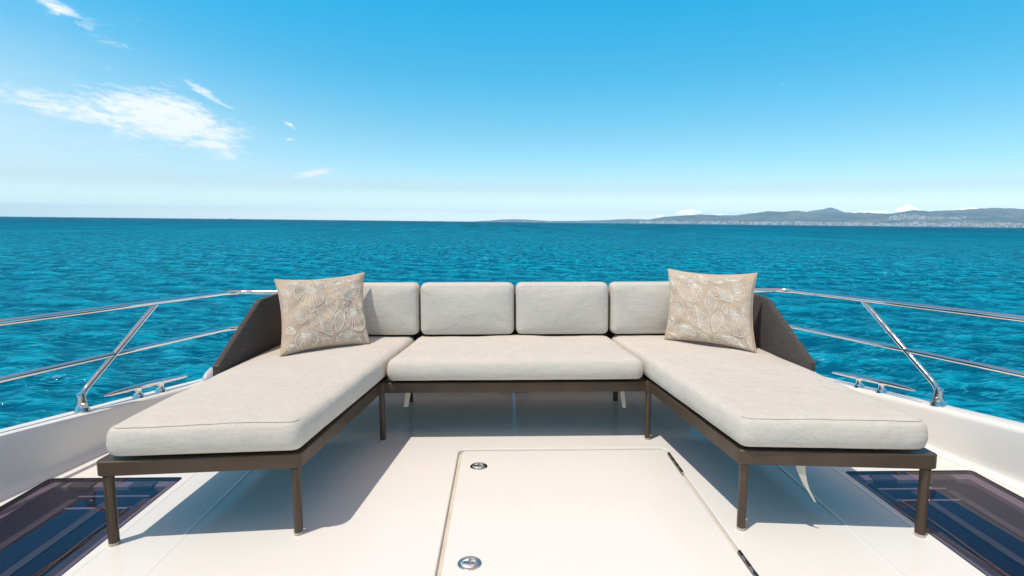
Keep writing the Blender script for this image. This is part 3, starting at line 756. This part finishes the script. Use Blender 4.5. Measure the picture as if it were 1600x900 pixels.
    # rear corner of the back cushion row
cushion('seat_cushion', [(SX-.708, 3.052), (SX+.708, 3.052), (SX+.632, 3.77), (SX-.632, 3.77)], CZ, .468, .05, .012, sofa, .050, 22, 9.1, .006, label='short seat cushion in the middle of the sofa')
MB().box((SX-1.44, 3.845, .30), (SX+1.44, 3.872, .775)).build('back_panel', M_panel, sofa, bevel=.008)
for x0, x1, lb in ((-1.345, -.545, 'back cushion in the left corner behind the pillow'), (-.532, .076, 'left middle back cushion'), (.089, .694, 'right middle back cushion'), (.708, 1.49, 'back cushion in the right corner behind the pillow')):
    def fl_(v): return Vector((v.x, 3.842-v.z-(.81-v.y)*.06, v.y))
    cushion('back_cushion', rect(x0, x1, .478, .812), 0.0, .150, .045, .020, sofa, .040, 12, x0*7, .003, flip=fl_, label=lb, piping=[(.016, .1415)])
# cushion ties hanging below the frame
def strap(pts, w, wd=(1, 0, 0)):
    wd = Vector(wd); pts = smooth_path(pts, .03, 4); n = len(pts)
    rs = []
    for i, p in enumerate(pts):
        k = w[0]+(w[1]-w[0])*i/(n-1); tn = (pts[min(i+1, n-1)]-pts[max(i-1, 0)]).normalized(); nr_ = wd.cross(tn).normalized()*.0012
        rs.append([p-wd*k+nr_, p+wd*k+nr_, p+wd*k-nr_, p-wd*k-nr_])
    MB().rings(rs).build('tie_strap', M_strap, sofa)
strap([(-.536, 3.2, .31), (-.537, 3.2, .25), (-.552, 3.2, .163)], (.016, .013), (.97, .2, 0))
strap([(.683, 3.2, .31), (.686, 3.2, .24), (.699, 3.2, .148)], (.014, .011), (.97, .2, 0))
strap([(1.150, 2.115, .31), (1.152, 2.112, .262), (1.172, 2.11, .20), (1.215, 2.11, .128)], (.022, .003), (.97, 0, .2))

# ------------------------------------------------------------------ throw pillows with embroidered shells
def pillow(label, BL, BR, TL, TR, T, seed):
    BL, BR, TL, TR = map(Vector, (BL, BR, TL, TR))
    cen = (BL+BR)/2
    t = thing('throw_pillow', label, 'pillow', cen, 'throw pillows with shell embroidery')
    N = (BR-BL).cross(TL-BL).normalized()
    if N.y > 0: N = -N
    def surf(s, q, side):
        k = .095
        s_ = s*(1-k*(1-q*q)*abs(s)**1.5); q_ = q*(1-k*1.1*(1-s*s)*abs(q)**1.5)
        P = (BL*(1-s_)*(1-q_)+BR*(1+s_)*(1-q_)+TL*(1-s_)*(1+q_)+TR*(1+s_)*(1+q_))/4
        f = (max(0, 1-s*s)*max(0, 1-q*q))**.42
        nz = mnoise.fractal(Vector((s*1.6+seed, q*1.6, side*3)), 1, 2, 4)
        cr = math.sin((s-q)*9+seed)*.010*max(0, abs(s*q)-.2)+math.sin((s+q*.6)*13+seed*2)*.0065*abs(s)**3
        fo = mnoise.fractal(Vector((s*3.1+seed*3, q*3.1, side*2)), 1, 2, 4)
        return P+N*(side*(T*f+.004*(f > 0))+ (nz*.018+cr+fo*.007)*f**.5)+Vector((0, 0, .006*nz*(1-abs(q))*0))
    n = 56; g = [math.sin(math.pi/2*(-1+2*i/n)) for i in range(n+1)]
    v, f = [], []
    for side in (1, -1):
        k = len(v)
        for q in g:
            for s in g: v.append(surf(s, q, side))
        for i in range(n):
            for j in range(n):
                a = k+i*(n+1)+j; qd = (a, a+1, a+n+2, a+n+1); f.append(qd if side > 0 else qd[::-1])
    mb = MB(); mb.v = v; mb.f = f
    me = mesh_of(rel(v, t), f)
    bm = bmesh.new(); bm.from_mesh(me); bmesh.ops.remove_doubles(bm, verts=bm.verts, dist=.0006); bmesh.ops.recalc_face_normals(bm, faces=bm.faces); bm.to_mesh(me); bm.free()
    me.polygons.foreach_set('use_smooth', [True]*len(me.polygons))
    link('cover', me, M_pill, t)
    seam_ = [surf(s, q, 0) for s, q in [(x, -1) for x in g]+[(1, x) for x in g[1:]]+[(x, 1) for x in reversed(g[:-1])]+[(-1, x) for x in reversed(g[:-1])]]
    MB().tube(seam_, .0035, 6, False).build('seam', M_pill, t)
    # embroidery: stitched lines lying on the front face; photograph layout in face coordinates
    def face(x, y): return ((x-470+.08*(y-440))/400, -(y-(440-.13*(x-470)))/325)
    def stitch(mb, line, r=.0018, dash=True):
        pts = []
        for i in range(len(line)-1):
            (x0, y0), (x1, y1) = line[i], line[i+1]; m_ = max(1, int(math.hypot(x1-x0, y1-y0)/13))
            pts += [(x0+(x1-x0)*k/m_, y0+(y1-y0)*k/m_) for k in range(m_)]
        pts.append(line[-1])
        W3 = []
        for x, y in pts:
            s, q = face(x, y)
            if abs(s) > .985 or abs(q) > .98: W3.append(None); continue
            W3.append(surf(s, q, 1)+N*.0010)
        for i in range(len(W3)-1):
            p, q = W3[i], W3[i+1]
            if p is None or q is None: continue
            d = q-p
            if d.length < 1e-5: continue
            e = q-d*(.22 if dash else 0)
            tn = d.normalized(); b_ = N.cross(tn).normalized()*r; h_ = N*r*.9
            mb.add([p-b_, p+b_, p+h_, e-b_, e+b_, e+h_], [(0, 1, 4, 3), (1, 2, 5, 4), (2, 0, 3, 5), (0, 2, 1), (3, 4, 5)])
    def motif(fn):
        mb_ = MB(); fn(lambda ln, r=.0018, dash=True: stitch(mb_, ln, r, dash))
        if mb_.v: mb_.build('embroidered_shell', M_thread, t, False)
    def scallop(cx, cy, rx, ry, ang, nr_=16):
        def fn(st):
            c, s_ = math.cos(RAD(ang)), math.sin(RAD(ang))
            def R_(x, y): return (cx+x*c-y*s_, cy+x*s_+y*c)
            H = (0, -ry*.80)
            out = []
            for i in range(41):
                a = RAD(-58+296*i/40); out.append((rx*math.cos(a)*(1+.02*math.cos(a*nr_*2)), ry*math.sin(a)))
            st([R_(*H)]+[R_(*p) for p in out]+[R_(*H)], .0021)
            for i in range(nr_):
                p = out[3+int(34*i/(nr_-1))]
                st([R_(H[0]+(p[0]-H[0])*k, H[1]+(p[1]-H[1])*k) for k in (.08, .4, .7, .97)])
            for k in (.30,):
                st([R_(H[0]+(p[0]-H[0])*k, H[1]+(p[1]-H[1])*k) for p in out[3:38:3]])
            st([R_(-rx*.24, -ry*.95), R_(-rx*.1, -ry*1.02), R_(rx*.1, -ry*1.02), R_(rx*.24, -ry*.95), R_(0, -ry*.7), R_(-rx*.24, -ry*.95)])
        motif(fn)
    def round_(cx, cy, rx, ry, nr_=16):
        def fn(st):
            for k in (1, .5, .16): st([(cx+rx*k*math.cos(a), cy+ry*k*math.sin(a)) for a in (2*math.pi*i/26 for i in range(27))], .0015 if k == 1 else .0018)
            for i in range(nr_):
                a = 2*math.pi*i/nr_; st([(cx+rx*k*math.cos(a+.25*(k-1)), cy+ry*k*math.sin(a+.25*(k-1))) for k in (.18, .5, .78, .97)])
        motif(fn)
    def spindle(cx, cy, w, h, ang, nb=9):
        def fn(st):
            c, s_ = math.cos(RAD(ang)), math.sin(RAD(ang))
            def R_(x, y): return (cx+x*c-y*s_, cy+x*s_+y*c)
            def half(q): return w*(math.sin(math.pi*min(1, max(0, (q+1)/2))**.8))**.9
            qs = [-1+2*i/18 for i in range(19)]
            st([R_(-half(q), q*h) for q in qs]+[R_(half(q), q*h) for q in reversed(qs)], .0021)
            for i in range(nb):
                q = -.82+1.6*i/(nb-1); k = half(q)
                st([R_(x*k, q*h+(x*.5+.25*(1-x*x))*h*.22) for x in (-1, -.5, 0, .5, 1)])
        motif(fn)
    def conch(cx, cy, w, h, ang, nb=10):
        def fn(st):
            c, s_ = math.cos(RAD(ang)), math.sin(RAD(ang))
            def R_(x, y): return (cx+x*c-y*s_, cy+x*s_+y*c)
            out = [(-.25, -1), (.25, -.72), (.75, -.35), (.98, .1), (.85, .5), (.95, 1), (.5, .85), (.1, .72), (-.45, .62), (-.85, .25), (-1, -.25), (-.8, -.7), (-.25, -1)]
            st([R_(x*w, y*h) for x, y in out], .0021)
            st([R_(x*w, y*h) for x, y in ((-.25, -1), (-.1, -.5), (-.05, 0), (.0, .4), (.1, .72))], .0021)
            st([R_(x*w, y*h) for x, y in ((-.72, -.55), (-.45, -.62), (-.28, -.2), (-.35, .25), (-.62, .2), (-.8, -.15), (-.72, -.55))])
            for i in range(nb):
                q = i/(nb-1)
                st([R_((-.15+.18*q+(.35+.75*math.sin(1.6*q+.5))*k*.9)*w*.95, (-.85+1.5*q+.30*k+.12*math.sin(3*k))*h) for k in (0, .33, .66, 1)])
        motif(fn)
    scallop(325, 322, 128, 104, 22); conch(610, 312, 105, 62, -8); round_(752, 252, 72, 84); spindle(515, 415, 50, 88, 5, 9); round_(205, 516, 70, 66, 13)
    conch(396, 570, 98, 112, 0, 12); spindle(556, 562, 44, 104, 18, 10); scallop(725, 522, 112, 112, -3, 15); scallop(255, 722, 104, 74, -10)
    scallop(635, 722, 110, 72, -5, 13); scallop(240, 188, 80, 38, 170, 9); conch(430, 190, 78, 44, 10, 7); scallop(600, 182, 76, 30, 160, 9); spindle(842, 660, 40, 62, 12, 7); spindle(432, 752, 40, 44, 20, 5)
    spindle(92, 420, 26, 60, -10, 6); scallop(120, 640, 40, 34, 30, 7); spindle(330, 452, 20, 34, 30, 4); conch(545, 800, 60, 34, 5, 6); scallop(130, 780, 46, 26, 10, 7); spindle(640, 430, 22, 40, -20, 4)
    round_(140, 300, 42, 56, 9); conch(745, 735, 40, 46, -20, 6); scallop(722, 140, 70, 28, 170, 8); round_(808, 400, 26, 40, 8)
pillow('tan shell pillow in the left corner against the shaded dark panel', (-1.226, 3.134, .476), (-.807, 3.457, .476), (-1.322, 3.352, .879), (-.878, 3.664, .890), .062, 1.7)
pillow('tan shell pillow in the right corner against the sunlit grey panel', (1.013, 3.528, .476), (1.434, 3.165, .476), (1.066, 3.672, .908), (1.478, 3.305, .912), .062, 4.2)

# ------------------------------------------------------------------ unseen cabin front behind the eye, shaped and coloured for warm bounce
rs = []
for y, z, w in ((-.95, -.02, 1.55), (-1.0, .06, 1.60), (-2.0, .62, 1.85), (-2.9, 1.35, 2.0), (-4.2, 2.75, 2.05), (-5.9, 3.0, 2.1)):
    rs.append([(AX+w*1.12, y, -.02)] + [(AX+w*math.copysign(abs(math.cos(a))**.35, math.cos(a)), y, z*math.sin(a)**.35 if z > .1 else z) for a in (math.pi*(j+.5)/16 for j in range(16))] + [(AX-w*1.12, y, -.02)])
cr = prop(MB().rings(rs, False, False, False).build('bounce_coachroof', M_roof), kind='structure', label='unseen cabin front behind the viewer, added to bounce warm light')

# ------------------------------------------------------------------ put the boat on the water
for o in BOAT:
    o.matrix_world = BOATM @ Matrix.Translation(o.location)

# ------------------------------------------------------------------ haze
hm = bpy.data.materials.new('sea_haze'); hm.use_nodes = True; t = hm.node_tree; t.nodes.clear(); g = NB(t)
pv = g.n('ShaderNodeVolumePrincipled', Color=(0.58, 0.86, 1.0, 1), Density=5.6e-5, Anisotropy=0.0)
o = t.nodes.new('ShaderNodeOutputMaterial'); t.links.new(pv.outputs[0], o.inputs['Volume'])
hz = MB().box((-25000, -25000, -3.2), (25000, 25000, 475)).build('haze', hm, boat=False, smooth=False)
prop(hz, kind='stuff', label='thin blue sea haze over the water and the far shore')
